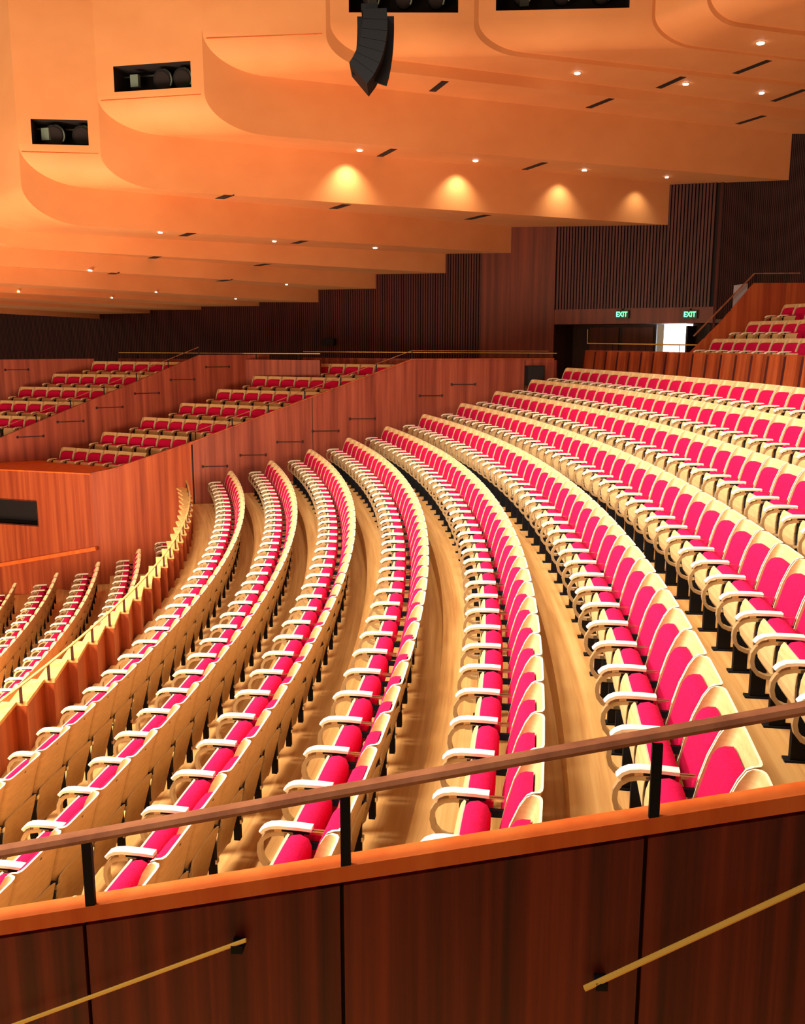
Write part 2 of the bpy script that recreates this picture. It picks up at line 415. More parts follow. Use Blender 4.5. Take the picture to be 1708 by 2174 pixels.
# backing in two pieces so that the door lobby stays open
sn = Vector((swd.y, -swd.x)); sn = sn if sn.dot(CAM.xy-SWA) > 0 else -sn
def sp(t): return SWA+swd*t
sw.hexa([sp(0)-sn*0.1, sp(tb)-sn*0.1, sp(tb)-sn*0.02, sp(0)-sn*0.02], 1.0, 14, 1)
sw.hexa([sp(tb)-sn*0.1, sp(L1)-sn*0.1, sp(L1)-sn*0.02, sp(tb)-sn*0.02], 4.80, 14, 1)
pitch = 0.095
for i in range(int(L1/pitch)):
    t = i*pitch
    if ta < t < tb: continue
    z0 = 1.0 if t < ta else 5.25
    p = sp(t); w = 0.062
    sw.hexa([p-sn*0.02, p+swd*w-sn*0.02, p+swd*w+sn*0.06, p+sn*0.06], z0, 13.9, 0)
sw.hexa([sp(ta)-sn*0.02, sp(tb)-sn*0.02, sp(tb)+sn*0.05, sp(ta)+sn*0.05], 1.0, 13.9, 2)
sw.hexa([sp(tb)-sn*0.02, sp(L1)-sn*0.02, sp(L1)+sn*0.03, sp(tb)+sn*0.03], 4.80, 5.25, 2)
struct(sw.build('wall_slatted', ['batten', 'void', 'smooth']))
sc_ = MB(); slatted(sc_, SWB, SWC, 1.0, 13.9)
struct(sc_.build('wall_slatted_rear', ['batten', 'void']))
# door lobby behind the rear parapet
lb = MB()
LD = 1.6
def lp(t, dd): return sp(t)-sn*dd
lb.hexa([lp(tb, 0.1), lp(tb, LD), lp(tb-0.1, LD), lp(tb-0.1, 0.1)], 2.2, 4.9, 0)
lb.hexa([lp(tb, LD), lp(wtd(1393, LD), LD), lp(wtd(1393, LD), LD+0.1), lp(tb, LD+0.1)], 2.2, 4.9, 0)
lb.hexa([lp(wtd(1470, LD), LD), lp(L1+1.8, LD), lp(L1+1.8, LD+0.1), lp(wtd(1470, LD), LD+0.1)], 2.2, 4.9, 0)
lb.hexa([lp(tb, 0.0), lp(L1+1.2, 0.0), lp(L1+1.2, LD+0.1), lp(tb, LD+0.1)], 4.80, 4.9, 0)
lb.hexa([lp(tb, -2.0), lp(L1+1.2, -2.0), lp(L1+1.2, LD+3.1), lp(tb, LD+3.1)], 2.60, 2.65, 1)
struct(lb.build('wall_lobby', ['door', 'floor']))
dy = MB(); dy.hexa([lp(wtd(1380, LD), LD+1.5), lp(wtd(1500, LD+1.5), LD+1.5), lp(wtd(1500, LD+1.5), LD+1.55), lp(wtd(1380, LD), LD+1.55)], 2.65, 4.9)
struct(dy.build('doorway_glow_1', 'day'))  # glowing panel added behind the open door to stand for foyer daylight
t0, t1 = wt(1320), wt(1391)
for i, (t0, t1, ang) in enumerate(((wtd(1250, LD), wtd(1316, LD), 0), (wtd(1320, LD), wtd(1390, LD), 0))):
    d = bpy.data.objects.new('door_%d' % (i+1), None); COL.objects.link(d); q = lp(t0, LD-0.05); d.location = (q.x, q.y, 2.65); struct(d)
    m = MB(); m.hexa([lp(t0+0.03, LD-0.06), lp(t1-0.03, LD-0.06), lp(t1-0.03, LD-0.01), lp(t0+0.03, LD-0.01)], 2.66, 4.72); wpart(m, 'door_leaf', 'smooth', d)
    m = MB(); m.hexa([lp(t1-0.14, LD-0.11), lp(t1-0.11, LD-0.11), lp(t1-0.11, LD-0.06), lp(t1-0.14, LD-0.06)], 3.5, 3.9); wpart(m, 'door_handle', 'chrome', d)
m = MB(); q = lp(wtd(1473, LD), LD)
m.hexa([q, q+swd*0.05, q+swd*0.05+sn*0.95, q+sn*0.95], 2.66, 4.74)
struct(m.build('door_3', 'door'))
rb = thing('brass_rail', tuple(lp(wt(1250), 0.4))+(2.65,), 'thin brass rail crossing in front of the dark foyer doors', 'rail')
m = MB(); q0 = at_wall(1246, 729, SWA, SWB); q1 = at_wall(1500, 733, SWA, SWB)
m.tube([q0, q1], 0.02); m.tube([q0+Vector((0, 0, 0.42)), q0-Vector((0, 0, 0.02))], 0.012, upv=(1, 0, 0)); wpart(m, 'rail_bar', 'brass', rb)
for px in (1300, 1370, 1442, 1490):
    q = at_wall(px, 731, SWA, SWB); m = MB(); m.tube([q, Vector((q.x, q.y, 2.66))], 0.012, upv=(1, 0, 0)); wpart(m, 'post', 'black', rb)
# exit signs
def exit_sign(px, py, label):
    c = at_wall(px, py, SWA, SWB)+Vector((sn.x, sn.y, 0))*0.10
    t = thing('exit_sign', tuple(c), label, 'exit sign')
    m = MB(); m.obox(c, (swd.x, swd.y, 0), (sn.x, sn.y, 0), (0, 0, 1), 0.205, 0.035, 0.115); wpart(m, 'housing', 'exit_case', t)
    cu = bpy.data.curves.new('exit_text', 'FONT'); cu.body = 'EXIT'; cu.size = 0.21; cu.align_x = 'CENTER'; cu.align_y = 'CENTER'; cu.extrude = 0.004; cu.offset = 0.004
    to = bpy.data.objects.new('tmp', cu); COL.objects.link(to)
    bpy.context.view_layer.update()
    me = bpy.data.meshes.new_from_object(to.evaluated_get(bpy.context.evaluated_depsgraph_get())); bpy.data.objects.remove(to)
    me.materials.clear(); me.materials.append(M['exit_green'])
    o = bpy.data.objects.new('lettering', me); COL.objects.link(o); o.parent = t
    o.location = Vector((sn.x, sn.y, 0))*0.040
    o.rotation_euler = Matrix(((swd.x, 0, sn.x), (swd.y, 0, sn.y), (0, 1, 0))).to_euler(); o.scale = (0.80, 1.0, 1)
    m = MB(); m.obox(c+Vector((0, 0, 0.14)), (swd.x, swd.y, 0), (sn.x, sn.y, 0), (0, 0, 1), 0.02, 0.02, 0.03); wpart(m, 'bracket', 'black', t)
exit_sign(1322, 668, 'left green EXIT sign over the dark foyer doors')
exit_sign(1466, 668, 'right green EXIT sign above the bright open doorway')

# wall speakers
def wall_box(px0, px1, py0, py1, a, b, depth, n, label):
    p = at_wall(px0, py0, a, b); q = at_wall(px1, py1, a, b); c = (p+q)/2; d = Vector((b-a)).normalized()
    w = abs((q.xy-p.xy).dot(d))/2; hh = abs(p.z-q.z)/2; c = c+Vector((n.x, n.y, 0))*depth*0.5
    t = thing('wall_speaker', tuple(c), label, 'loudspeaker')
    m = MB(); m.obox(c, (d.x, d.y, 0), (n.x, n.y, 0), (0, 0, 1), w, depth*0.5, hh); wpart(m, 'cabinet', 'black', t)
    m = MB(); m.obox(c+Vector((n.x, n.y, 0))*(depth*0.5+0.005), (d.x, d.y, 0), (n.x, n.y, 0), (0, 0, 1), w*0.9, 0.006, hh*0.93); wpart(m, 'grille', 'void', t)
wall_box(1113, 1149, 776, 817, P0, P0+U1, 0.25, -N1, 'square black loudspeaker fixed to the red wall below the brass rail')
wall_box(690, 716, 719, 733, SWA, SWB, 0.2, sn, 'small black loudspeaker low on the dark slatted wall')

# ------------------------------------------------------------------ sawtooth parapets
def parapet(name, r_in, r_out, th0, th1, pitch, z0, z1, lean, label, capw, cap_mat, face_mat, posts=True, rail=True, front='out', cz=0.04):
    root = thing(name, pol(r_in, (th0+th1)/2, z0), label, 'parapet wall')
    n = int((th1-th0)*r_out/pitch); dt = (th1-th0)/n
    body = MB(); cap = MB()
    for i in range(n):
        t0_ = th0+i*dt; t1_ = t0_+dt
        o0, o1 = (r_out, r_out-0.12) if front == 'out' else (r_out, r_out)
        i0, i1 = (r_in, r_in-0.12) if front == 'out' else (r_in, r_in)
        if front == 'in': t1_ = t0_+dt*0.62
        def P(r, t, z, top): return pol(r+(lean if top else 0), t, z)
        poly0 = [P(i0, t0_, z0, 0), P(o0, t0_, z0, 0), P(o1, t1_, z0, 0), P(i1, t1_, z0, 0)]
        poly1 = [P(i0, t0_, z1, 1), P(o0, t0_, z1, 1), P(o1, t1_, z1, 1), P(i1, t1_, z1, 1)]
        body.add(poly0+poly1, [(3, 2, 1, 0), (4, 5, 6, 7), (0, 1, 5, 4), (1, 2, 6, 5), (2, 3, 7, 6), (3, 0, 4, 7)])
        e = capw
        c0 = [pol(i0-e+lean, t0_, z1), pol(o0+e+lean, t0_, z1), pol(o1+e+lean, t1_, z1), pol(i1-e+lean, t1_, z1)]
        c1 = [(x, y, z+cz) for x, y, z in c0]
        cap.add(c0+c1, [(3, 2, 1, 0), (4, 5, 6, 7), (0, 1, 5, 4), (1, 2, 6, 5), (2, 3, 7, 6), (3, 0, 4, 7)])
        # thin dark shadow joint where one panel laps the next
        if front == 'out':
            body.add([pol(o0+0.004, t0_+0.10*dt, z0), pol(o0+0.004, t0_+0.14*dt, z0), pol(o0+0.004-0.0, t0_+0.14*dt, z1), pol(o0+0.004, t0_+0.10*dt, z1)], [(0, 1, 2, 3)], 1) if False else None
    if front == 'in':
        bk = MB(); A = [pol(r_in+0.09, th0+(th1-th0)*i/60, z0) for i in range(61)]; B = [pol(r_in+0.09+lean, th0+(th1-th0)*i/60, z1) for i in range(61)]
        C_ = [pol(r_out+0.02, th0+(th1-th0)*i/60, z0) for i in range(61)]; D_ = [pol(r_out+0.02+lean, th0+(th1-th0)*i/60, z1) for i in range(61)]
        bk.loft(A, B); bk.loft(B, D_); bk.loft(D_, C_); wpart(bk, 'backing', 'batten', root)
    wpart(body, 'panelling', [face_mat, 'seam'], root); wpart(cap, 'cap', cap_mat, root)
    if posts:
        pts = []
        for i in range(n+1):
            t_ = th0+i*dt; c = Vector(pol(r_out-0.05, t_, z1+cz)); m = MB()
            er = Vector((cos(t_), sin(t_), 0)); et = Vector((-sin(t_), cos(t_), 0))
            m.obox(c+Vector((0, 0, 0.085)), er, et, (0, 0, 1), 0.014, 0.009, 0.095)
            wpart(m, 'post', 'batten', root); pts.append(c+Vector((0, 0, 0.18)))
        if rail:
            m = MB(); m.sweep(pts, [(-0.016, -0.007), (0.016, -0.007), (0.016, 0.007), (-0.016, 0.007)]); wpart(m, 'rail_bar', 'cap_pale', root)
    return root
DT = 0.655/40.3
parapet('zigzag_parapet', 40.19, 40.36, 0.19323890-4*DT, 0.556, 0.655, -1.75, 0.52, 0.0,
        'zigzag timber parapet with pale cap between the stalls and the circle seats', 0.012, 'cap_pale', 'wall_bright')
parapet('rear_parapet', 52.30, 52.48, 0.30, 0.588, 0.655, 2.66, 3.98, 0.12,
        'orange panelled parapet behind the highest circle row, below the foyer doors', 0.0, 'wall_bright', 'wall_bright', posts=False, front='in')

# ------------------------------------------------------------------ near wall with handrail in the foreground
ZN = lambda t: 2.276+(t-3.216)*0.2045
def npt(t, off=0.0): return MN*(-6.64)+UN*(39.98+t)+MN*off      # off > 0 : towards the seats
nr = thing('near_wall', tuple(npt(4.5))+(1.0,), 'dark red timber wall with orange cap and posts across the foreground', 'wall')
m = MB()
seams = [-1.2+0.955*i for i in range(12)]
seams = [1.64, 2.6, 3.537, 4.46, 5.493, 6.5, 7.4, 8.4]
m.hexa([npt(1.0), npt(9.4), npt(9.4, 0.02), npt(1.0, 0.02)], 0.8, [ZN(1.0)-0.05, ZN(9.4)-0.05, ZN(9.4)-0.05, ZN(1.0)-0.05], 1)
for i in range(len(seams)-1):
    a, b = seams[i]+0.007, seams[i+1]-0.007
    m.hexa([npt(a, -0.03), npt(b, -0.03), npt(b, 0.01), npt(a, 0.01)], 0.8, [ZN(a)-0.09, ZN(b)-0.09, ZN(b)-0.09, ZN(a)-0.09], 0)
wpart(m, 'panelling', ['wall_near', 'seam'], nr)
m = MB()
m.hexa([npt(1.0, -0.055), npt(9.4, -0.055), npt(9.4, 0.03), npt(1.0, 0.03)], [ZN(1)-0.062, ZN(9.4)-0.062, ZN(9.4)-0.062, ZN(1)-0.062], [ZN(1)-0.004, ZN(9.4)-0.004, ZN(9.4)-0.004, ZN(1)-0.004])
wpart(m, 'cap', 'cap', nr)
rp = []
for t in (1.7, 2.65, 3.573, 4.478, 5.51, 6.55, 7.45):
    m = MB(); c = npt(t, -0.045); z = ZN(t)
    m.obox((c.x, c.y, z+0.105), (UN.x, UN.y, 0), (MN.x, MN.y, 0), (0, 0, 1), 0.017, 0.008, 0.15); o = wpart(m, 'post', 'black', nr)
def zr(t): return 2.527+(t-3.237)*0.2195
m = MB(); pts = [npt(t, -0.03) for t in (1.2, 3.2, 5.2, 7.9)]
m.sweep([(p.x, p.y, zr(t)) for p, t in zip(pts, (1.2, 3.2, 5.2, 7.9))], [(-0.026, -0.013), (0.026, -0.013), (0.03, 0.0), (0.022, 0.015), (-0.022, 0.015), (-0.03, 0.0)])
wpart(m, 'handrail', 'rail_wood', nr)
def brass_rail(t0, z0, t1, z1, label, rad, brackets):
    a = npt(t0, -0.075); b = npt(t1, -0.075)
    r = thing('brass_wall_rail', (a.x, a.y, z0), label, 'handrail')
    m = MB(); m.sweep([(a.x, a.y, z0), (b.x, b.y, z1)], [(-rad, -rad*0.6), (rad, -rad*0.6), (rad*1.1, 0), (rad*0.7, rad*0.8), (-rad*0.7, rad*0.8), (-rad*1.1, 0)]); wpart(m, 'rail_bar', 'brass', r)
    for f_ in brackets:
        t = t0+(t1-t0)*f_; z = z0+(z1-z0)*f_; c = npt(t, -0.045); m = MB()
        m.obox((c.x, c.y, z-0.02), (UN.x, UN.y, 0), (MN.x, MN.y, 0), (0, 0, 1), 0.02, 0.04, 0.014); wpart(m, 'bracket', 'black', r)
brass_rail(1.9, 1.274, 4.13, 2.25, 'thin bright brass rail on the near wall at bottom left', 0.007, (0.05, 0.985))
brass_rail(5.30, 2.11, 8.2, 3.79, 'thicker brass rail rising on the near wall at bottom right', 0.0095, (0.02, 0.98))
m = MB(); m.hexa([npt(0.0, -4.5), npt(10, -4.5), npt(10, 0.0), npt(0.0, 0.0)], 0.7, 0.8)
struct(m.build('floor_near', 'floor'))

# ------------------------------------------------------------------ radiating ceiling
# fan lines: E = outer end at the side wall, V = inner end at the crown, (bottom z at E, at V), (top z at E, at V), fillet run, fillet rise, inset of the upper profile
LN = {
 -6: ((22.93, 35.34), (25.0, 20.0), (5.22, 5.22), (5.41, 5.41), 1, .6, 0),
 -5: ((25.85, 34.47), (26.4, 19.4), (5.41, 5.41), (5.53, 5.53), 1, .6, 0),
 -4: ((28.58, 33.72), (27.6, 18.8), (5.50, 5.50), (5.62, 5.62), 1, .6, 0),
 -3: ((31.42, 32.60), (28.6, 18.4), (5.58, 5.55), (5.72, 5.70), 1, .6, 0),
 -2: ((34.05, 31.96), (29.4, 18.2), (5.66, 5.72), (6.10, 6.12), 1.2, .6, 0),
 -1: ((36.43, 31.30), (30.0, 18.4), (6.07, 6.07), (6.55, 6.50), 1.2, .6, 0),
 0: ((39.03, 30.45), (30.6, 18.6), (6.49, 6.46), (7.10, 6.84), 1.2, .6, 0),
 1: ((41.29, 29.80), (32.72, 17.53), (7.02, 6.80), (7.80, 7.62), 1.3, .75, 0),
 2: ((46.03, 28.43), (34.27, 18.15), (7.56, 7.54), (8.66, 8.68), 1.3, .66, 0),
 3: ((49.05, 27.75), (36.68, 18.24), (8.55, 8.55), (9.73, 9.72), 1.3, .75, 0),
 4: ((53.0, 29.10), (39.20, 18.60), (9.73, 9.73), (9.96, 9.96), 1.0, .55, .09),
 5: ((57.0, 29.47), (42.02, 19.42), (9.975, 9.975), (10.065, 10.065), 1.0, .5, .10),
 6: ((60.0, 29.90), (45.43, 20.15), (10.07, 10.07), (10.12, 10.12), 1.0, .5, .07),
 7: ((61.0, 29.20), (46.42, 19.32), (10.12, 10.12), (10.20, 10.20), .7, .45, .06),
 8: ((63.0, 27.5), (48.2, 18.0), (10.22, 10.22), (10.30, 10.30), .7, .45, .06),
 9: ((64.0, 10.0), (50.5, 10.0), (10.34, 10.34), (10.40, 10.40), .7, .45, .06)}
ZTOP = 14.0
def prof(k, top, nseg=16):
    E, V, zb, zt, a, b, ins = LN[k]; E = Vector(E); V = Vector(V); d = (E-V).normalized(); L = (E-V).length
    zE, zV = (zt if top else zb); V = V+d*(ins if top else 0); L -= (ins if top else 0)
    out = [(V.x, V.y, ZTOP), (V.x, V.y, zV+b+0.6), (V.x, V.y, zV+b)]
    for i in range(1, nseg+1):
        t = i/nseg*pi/2; p = V+d*(a*(1-cos(t))); z = zV+b*(1-sin(t)); out.append((p.x, p.y, z))
    for i in range(1, 9):
        f_ = i/8; p = V+d*(a+(L-a)*f_); out.append((p.x, p.y, zV+(zE-zV)*f_))
    return out
HOLES = {1: (0.17, 0.86, 8.36, 8.86), 2: (0.165, 0.885, 9.40, 9.90), 4: (0.13, 0.89, 10.70, 11.35), 5: (0.10, 0.87, 10.74, 11.4)}
cl = MB()
ks = sorted(LN)
for k in ks: cl.loft(prof(k, False), prof(k, True), 0)
for a, b in zip(ks[:-1], ks[1:]):
    A = prof(a, True); B = prof(b, False)
    if a in HOLES:
        f0, f1, z0, z1 = HOLES[a]
        cl.loft(A[2:], B[2:], 0)
        va, vb = Vector(A[0][:2]), Vector(B[0][:2]); q = lambda f_, z: (*va.lerp(vb, f_), z)
        zl, zr_ = A[2][2], B[2][2]
        cl.quad((va.x, va.y, zl), (vb.x, vb.y, zr_), q(f1, z0), q(f0, z0)); cl.quad(q(f0, z1), q(f1, z1), (vb.x, vb.y, ZTOP), (va.x, va.y, ZTOP))
        cl.quad((va.x, va.y, zl), q(f0, z0), q(f0, z1), (va.x, va.y, ZTOP)); cl.quad(q(f1, z0), (vb.x, vb.y, zr_), (vb.x, vb.y, ZTOP), q(f1, z1))
    else: cl.loft(A, B, 0)
ceil = struct(cl.build('ceiling', 'ceil', smooth=True, fix=False))
jl = MB()
for a, b, z in ((1, 2, 8.20), (2, 3, 9.25), (3, 4, 10.30)):
    va, vb = Vector(LN[a][1]), Vector(LN[b][1]); d = (vb-va).normalized(); n = Vector((d.y, -d.x)); n = n if n.dot(CAM.xy-va) > 0 else -n
    p, q = va.lerp(vb, 0.03)+n*0.002, va.lerp(vb, 0.97)+n*0.002
    jl.sweep([(p.x, p.y, z), (q.x, q.y, z)], [(-0.003, -0.006), (0.003, -0.006), (0.003, 0.006), (-0.003, 0.006)])
struct(jl.build('trim_2', 'cap'))
# lighting ports in the crown panels
labs = {1: 'lower left lighting port with two round lamps in the orange ceiling', 2: 'wide lighting port with round lamps left of the hanging speaker array',
        4: 'long dark lighting port directly above the hanging speaker array', 5: 'long dark lighting port at the top right of the speaker array'}
for k, (f0, f1, z0, z1) in HOLES.items():
    A = prof(k, True); B = prof(ks[ks.index(k)+1], False); va, vb = Vector(A[0][:2]), Vector(B[0][:2])
    p, q = va.lerp(vb, f0), va.lerp(vb, f1); d = (q-p).normalized(); n = Vector((d.y, -d.x)); n = -n if n.dot(CAM.xy-p) > 0 else n   # n: away from camera
    root = thing('lighting_port', (p.x, p.y, z0), labs[k], 'lighting port')
    m = MB(); D = 0.7
    for (aa, bb, cc, dd) in (((*p, z0), (*q, z0), (*(q+n*D), z0), (*(p+n*D), z0)), ((*p, z1), (*q, z1), (*(q+n*D), z1), (*(p+n*D), z1)),
                             ((*p, z0), (*(p+n*D), z0), (*(p+n*D), z1), (*p, z1)), ((*q, z0), (*(q+n*D), z0), (*(q+n*D), z1), (*q, z1)),
                             ((*(p+n*D), z0), (*(q+n*D), z0), (*(q+n*D), z1), (*(p+n*D), z1))): m.quad(aa, bb, cc, dd)
    wpart(m, 'recess', 'void', root)
    L = (q-p).length
    for f_ in ((0.36, 0.86) if k == 1 else (0.58, 0.84) if k == 2 else (0.2, 0.5, 0.8)):
        c = p.lerp(q, f_)+n*0.30; cz = (z0+z1)/2; rad = 0.21 if k < 4 else 0.16
        ax = Vector((-n.x, -n.y, -0.25)).normalized()
        m = MB(); c3 = Vector((c.x, c.y, cz)); m.tube([c3-ax*0.22, c3-ax*0.1, c3+ax*0.12], rad, 18); lamp = wpart(m, 'spotlight', 'black', root)
        m = MB(); m.tube([c3+ax*0.12, c3+ax*0.13], rad*0.8, 18); wpart(m, 'lens', 'void', lamp, origin=root.location)
        m = MB(); pr_ = [c3+ax*0.125+(d.to_3d()*cos(t)+Vector((0, 0, 1))*sin(t))*rad for t in [(-0.6+i*0.25) for i in range(9)]]
        m.tube(pr_, 0.018, 6, upv=tuple(ax)); wpart(m, 'rim', 'glass', lamp, origin=root.location)
    m = MB(); pp_ = p.lerp(q, 0.22)+n*0.2
    m.box(pp_.x-0.09, pp_.x+0.09, pp_.y-0.05, pp_.y+0.05, z0+0.12, z1-0.14); wpart(m, 'control_gear', 'glass' if k < 3 else 'grey', root)
    m = MB(); a3 = Vector((*(p+n*0.45), z1-0.1)); b3 = Vector((*(q+n*0.45), z1-0.1)); m.tube([a3, b3], 0.025, 8); wpart(m, 'hanging_bar', 'grey', root)

# dark slots and downlights in the soffits
def ch_z(px, py):
    return None
SLOTS = [(9.72, [(945, 172, 917, 194), (1298, 209, 1248, 229), (1630, 243, 1565, 263)]), (8.64, [(836, 316, 806, 332), (1157, 345, 1113, 360)]),
         (9.965, [(1450, 163, 1397, 187), (1708, 190, 1640, 215)]), (10.06, [(1632, 128, 1560, 156)]), (7.62, [(490, 413, 466, 422), (736, 434, 707, 443), (1035, 456, 992, 466)]),
         (7.0, [(412, 493, 387, 501), (646, 511, 624, 517)]), (6.50, [(336, 544, 314, 551), (568, 560, 540, 565)]), (6.07, [(262, 574, 236, 582), (493, 593, 465, 597)]),
         (5.68, [(186, 605, 160, 609)])]
bpy.context.view_layer.update()
from mathutils.bvhtree import BVHTree
bvh = BVHTree.FromPolygons([tuple(v) for v in cl.v], cl.f)
def soffit_z(px, py, z):
    for dy in (0, -3, 3, -6, 6, -9, 9):
        loc, nrm, idx, dist = bvh.ray_cast(CAM, ray(px, py+dy).normalized())
        if loc is not None and abs(nrm.z) > 0.7 and abs(loc.z-z) < 0.35: return loc.z
    return z
def on_ceiling(px, py):
    d = ray(px, py).normalized(); loc, nrm, idx, dist = bvh.ray_cast(CAM, d)
    return loc
n_slot = 0
side_words = ['leftmost', 'second', 'third', 'fourth']
for z, L in SLOTS:
    for (x0, y0, x1, y1) in L:
        hits = []
        for q_ in range(25):
            f_ = q_/24; loc, nrm, idx, dist_ = bvh.ray_cast(CAM, ray(x0+(x1-x0)*f_, y0+(y1-y0)*f_).normalized())
            if loc is not None and abs(nrm.z) > 0.7 and abs(loc.z-z) < 0.4: hits.append(loc)
        if len(hits) < 3 or (hits[0]-hits[-1]).length < 0.15: continue
        wd = 0.08 if z > 8 else 0.11
        a_, b_ = hits[0]-Vector((0, 0, 0.008)), hits[-1]-Vector((0, 0, 0.008))
        t = thing('ceiling_slot', tuple((a_+b_)/2), 'narrow black slot cut across a stepped soffit of the orange ceiling', 'ceiling slot', 'black slots in the ceiling soffits')
        m = MB(); m.sweep([a_+Vector((0, 0, .014)), b_+Vector((0, 0, .014))], [(-wd, -0.012), (wd, -0.012), (wd, 0.012), (-wd, 0.012)]); wpart(m, 'slot_liner', 'void', t)
DOWN = [(763, 318, .06), (1009, 340, .06), (1240, 360, .06), (1415, 375, .045), (1225, 154, .06), (1455, 177, .06), (1616, 196, .055), (1614, 90, .07),
        (340, 492, .05), (582, 511, .05), (796, 525, .06), (191, 573, .05), (331, 619, .03), (608, 603, .035), (237, 631, .03), (500, 633, .03), (39, 617, .03)]
DL = ['above the left glowing patch on the ceiling step', 'above the middle glowing patch on the ceiling step', 'above the right glowing patch on the ceiling step', 'small, at the right end of the row over the glowing patches',
      'left of three below the curved ceiling bands', 'middle of three below the curved ceiling bands', 'right of three below the curved ceiling bands', 'brightest, at the top right corner of the ceiling']
for i, (x, y, r) in enumerate(DOWN):
    c = on_ceiling(x, y)
    if c is None: continue
    if i < 8: t = thing('downlight', tuple(c), 'round white downlight '+DL[i], 'downlight')
    else: t = thing('downlight', tuple(c), 'small white downlight in the low ceiling steps at left', 'downlight', 'small downlights in the low ceiling steps')
    m = MB(); m.tube([c+Vector((0, 0, 0.02)), c-Vector((0, 0, 0.012))], r*1.25, 14, upv=(1, 0, 0)); wpart(m, 'trim_ring', 'pad', t)
    m = MB(); m.tube([c-Vector((0, 0, 0.012)), c-Vector((0, 0, 0.03))], r, 14, upv=(1, 0, 0)); wpart(m, 'lens', 'glow', t)
    if i < 4:
        d = bpy.data.lights.new('downlight_beam', 'SPOT'); d.energy = [120, 95, 62, 36][i]; d.color = (1.0, 0.84, 0.52); d.spot_size = radians(100); d.spot_blend = 1.0; d.shadow_soft_size = 0.05
        # beam grazes the step below the soffit
        E, V = Vector(LN[2][0]), Vector(LN[2][1]); dd = (E-V).normalized(); nf = Vector((dd.y, -dd.x)); foot = V+dd*((c.xy-V).dot(dd)); 
        o = bpy.data.objects.new('downlight_beam', d); COL.objects.link(o); o.location = (foot.x+nf.x*0.42, foot.y+nf.y*0.42, c.z-0.03)
        tgt = Vector((foot.x-nf.x*0.10, foot.y-nf.y*0.10, c.z-1.5)); o.rotation_euler = (tgt-o.location).to_track_quat('-Z', 'Y').to_euler()
        o.parent = t; o.location = o.location-t.location

# ------------------------------------------------------------------ hanging line array
dist = 17.0
ctr = CAM+ray(797, 50).normalized()*dist
rh = Vector((rt.x, rt.y, 0)); fh = Vector((fw.x, fw.y, 0)).normalized(); ppm = FPX/(dist*ray(797, 50).normalized().dot(fw))
la = thing('line_array', tuple(CAM+ray(785, 110).normalized()*dist), 'curved black line array loudspeaker hanging below the long lighting port', 'loudspeaker')
org = Vector(la.location)
def scr(x, y): return ctr+rh*((x-797)/ppm)-Vector((0, 0, 1))*((y-50)/ppm)
LS = [(772, 38), (771, 57), (769, 75), (766, 92), (761, 107), (755, 120), (749, 131), (742, 141)]
RS = [(822, 36), (824, 58), (823, 80), (820, 101), (815, 122), (807, 143), (796, 164), (780, 184)]
for i in range(7):
    a, b, c, d = (Vector(LS[i]), Vector(RS[i]), Vector(RS[i+1]), Vector(LS[i+1]))
    mid = (a+b+c+d)/4; sh = [mid+(q-mid)*0.965 for q in (a, b, c, d)]
    m = MB(); vs = [scr(*q)+fh*s_ for s_ in (-0.4, 0.4) for q in sh]
    m.add(vs, [(0, 1, 2, 3), (7, 6, 5, 4), (0, 4, 5, 1), (1, 5, 6, 2), (2, 6, 7, 3), (3, 7, 4, 0)])
    wpart(m, 'speaker_cabinet', 'black', la)
m = MB(); m.sweep([scr(797+(a[0]-797)*0.2+(b[0]-797)*0.2, (a[1]+b[1])/2) for a, b in zip(LS, RS)], [(-0.03, -0.3), (0.03, -0.3), (0.03, 0.3), (-0.03, 0.3)], upv=tuple(rh)); wpart(m, 'rigging_spine', 'black', la)
m = MB(); c = scr(785, 31); m.obox(c, rh, fh, (0, 0, 1), 0.13, 0.32, 0.05); wpart(m, 'rigging_frame', 'black', la)
m = MB(); c = scr(782, 30); m.tube([c, c+Vector((0, 0, 4.5))], 0.012, 6, upv=(1, 0, 0)); wpart(m, 'hanging_cable', 'grey', la)
m = MB(); m.tube([scr(772, 45), scr(765, 70), scr(762, 92), scr(771, 105)], 0.008, 6); wpart(m, 'signal_cable', 'loop', la)

# ------------------------------------------------------------------ theatre seats
def superpillow(mb, cx, cz, hw, hh, thick, tilt, q0, n=4.5, seg=20, mi=0):
    rings = [(0.0, 1.0), (0.6, 1.0), (0.86, 0.96), (0.955, 0.82), (1.0, 0.50), (1.0, 0.03)]
    vs = []; fs = []
    def pt(a, s_, th):
        ca, sa_ = cos(a), sin(a); r = (abs(ca)**n+abs(sa_)**n)**(-1/n)
        y = hw*s_*r*ca+cx; z = hh*s_*r*sa_; q = q0+thick*th-z*tilt
        return (q, y, cz+z)
    vs.append(pt(0, 0.0, 1.0))
    for (s_, th) in rings[1:]: vs += [pt(2*pi*j/seg, s_, th) for j in range(seg)]
    for j in range(seg): fs.append((0, 1+j, 1+(j+1) % seg))
    for r in range(len(rings)-2):
        for j in range(seg):
            a = 1+r*seg; fs.append((a+j, a+seg+j, a+seg+(j+1) % seg, a+(j+1) % seg))
    mb.add(vs, fs, mi)

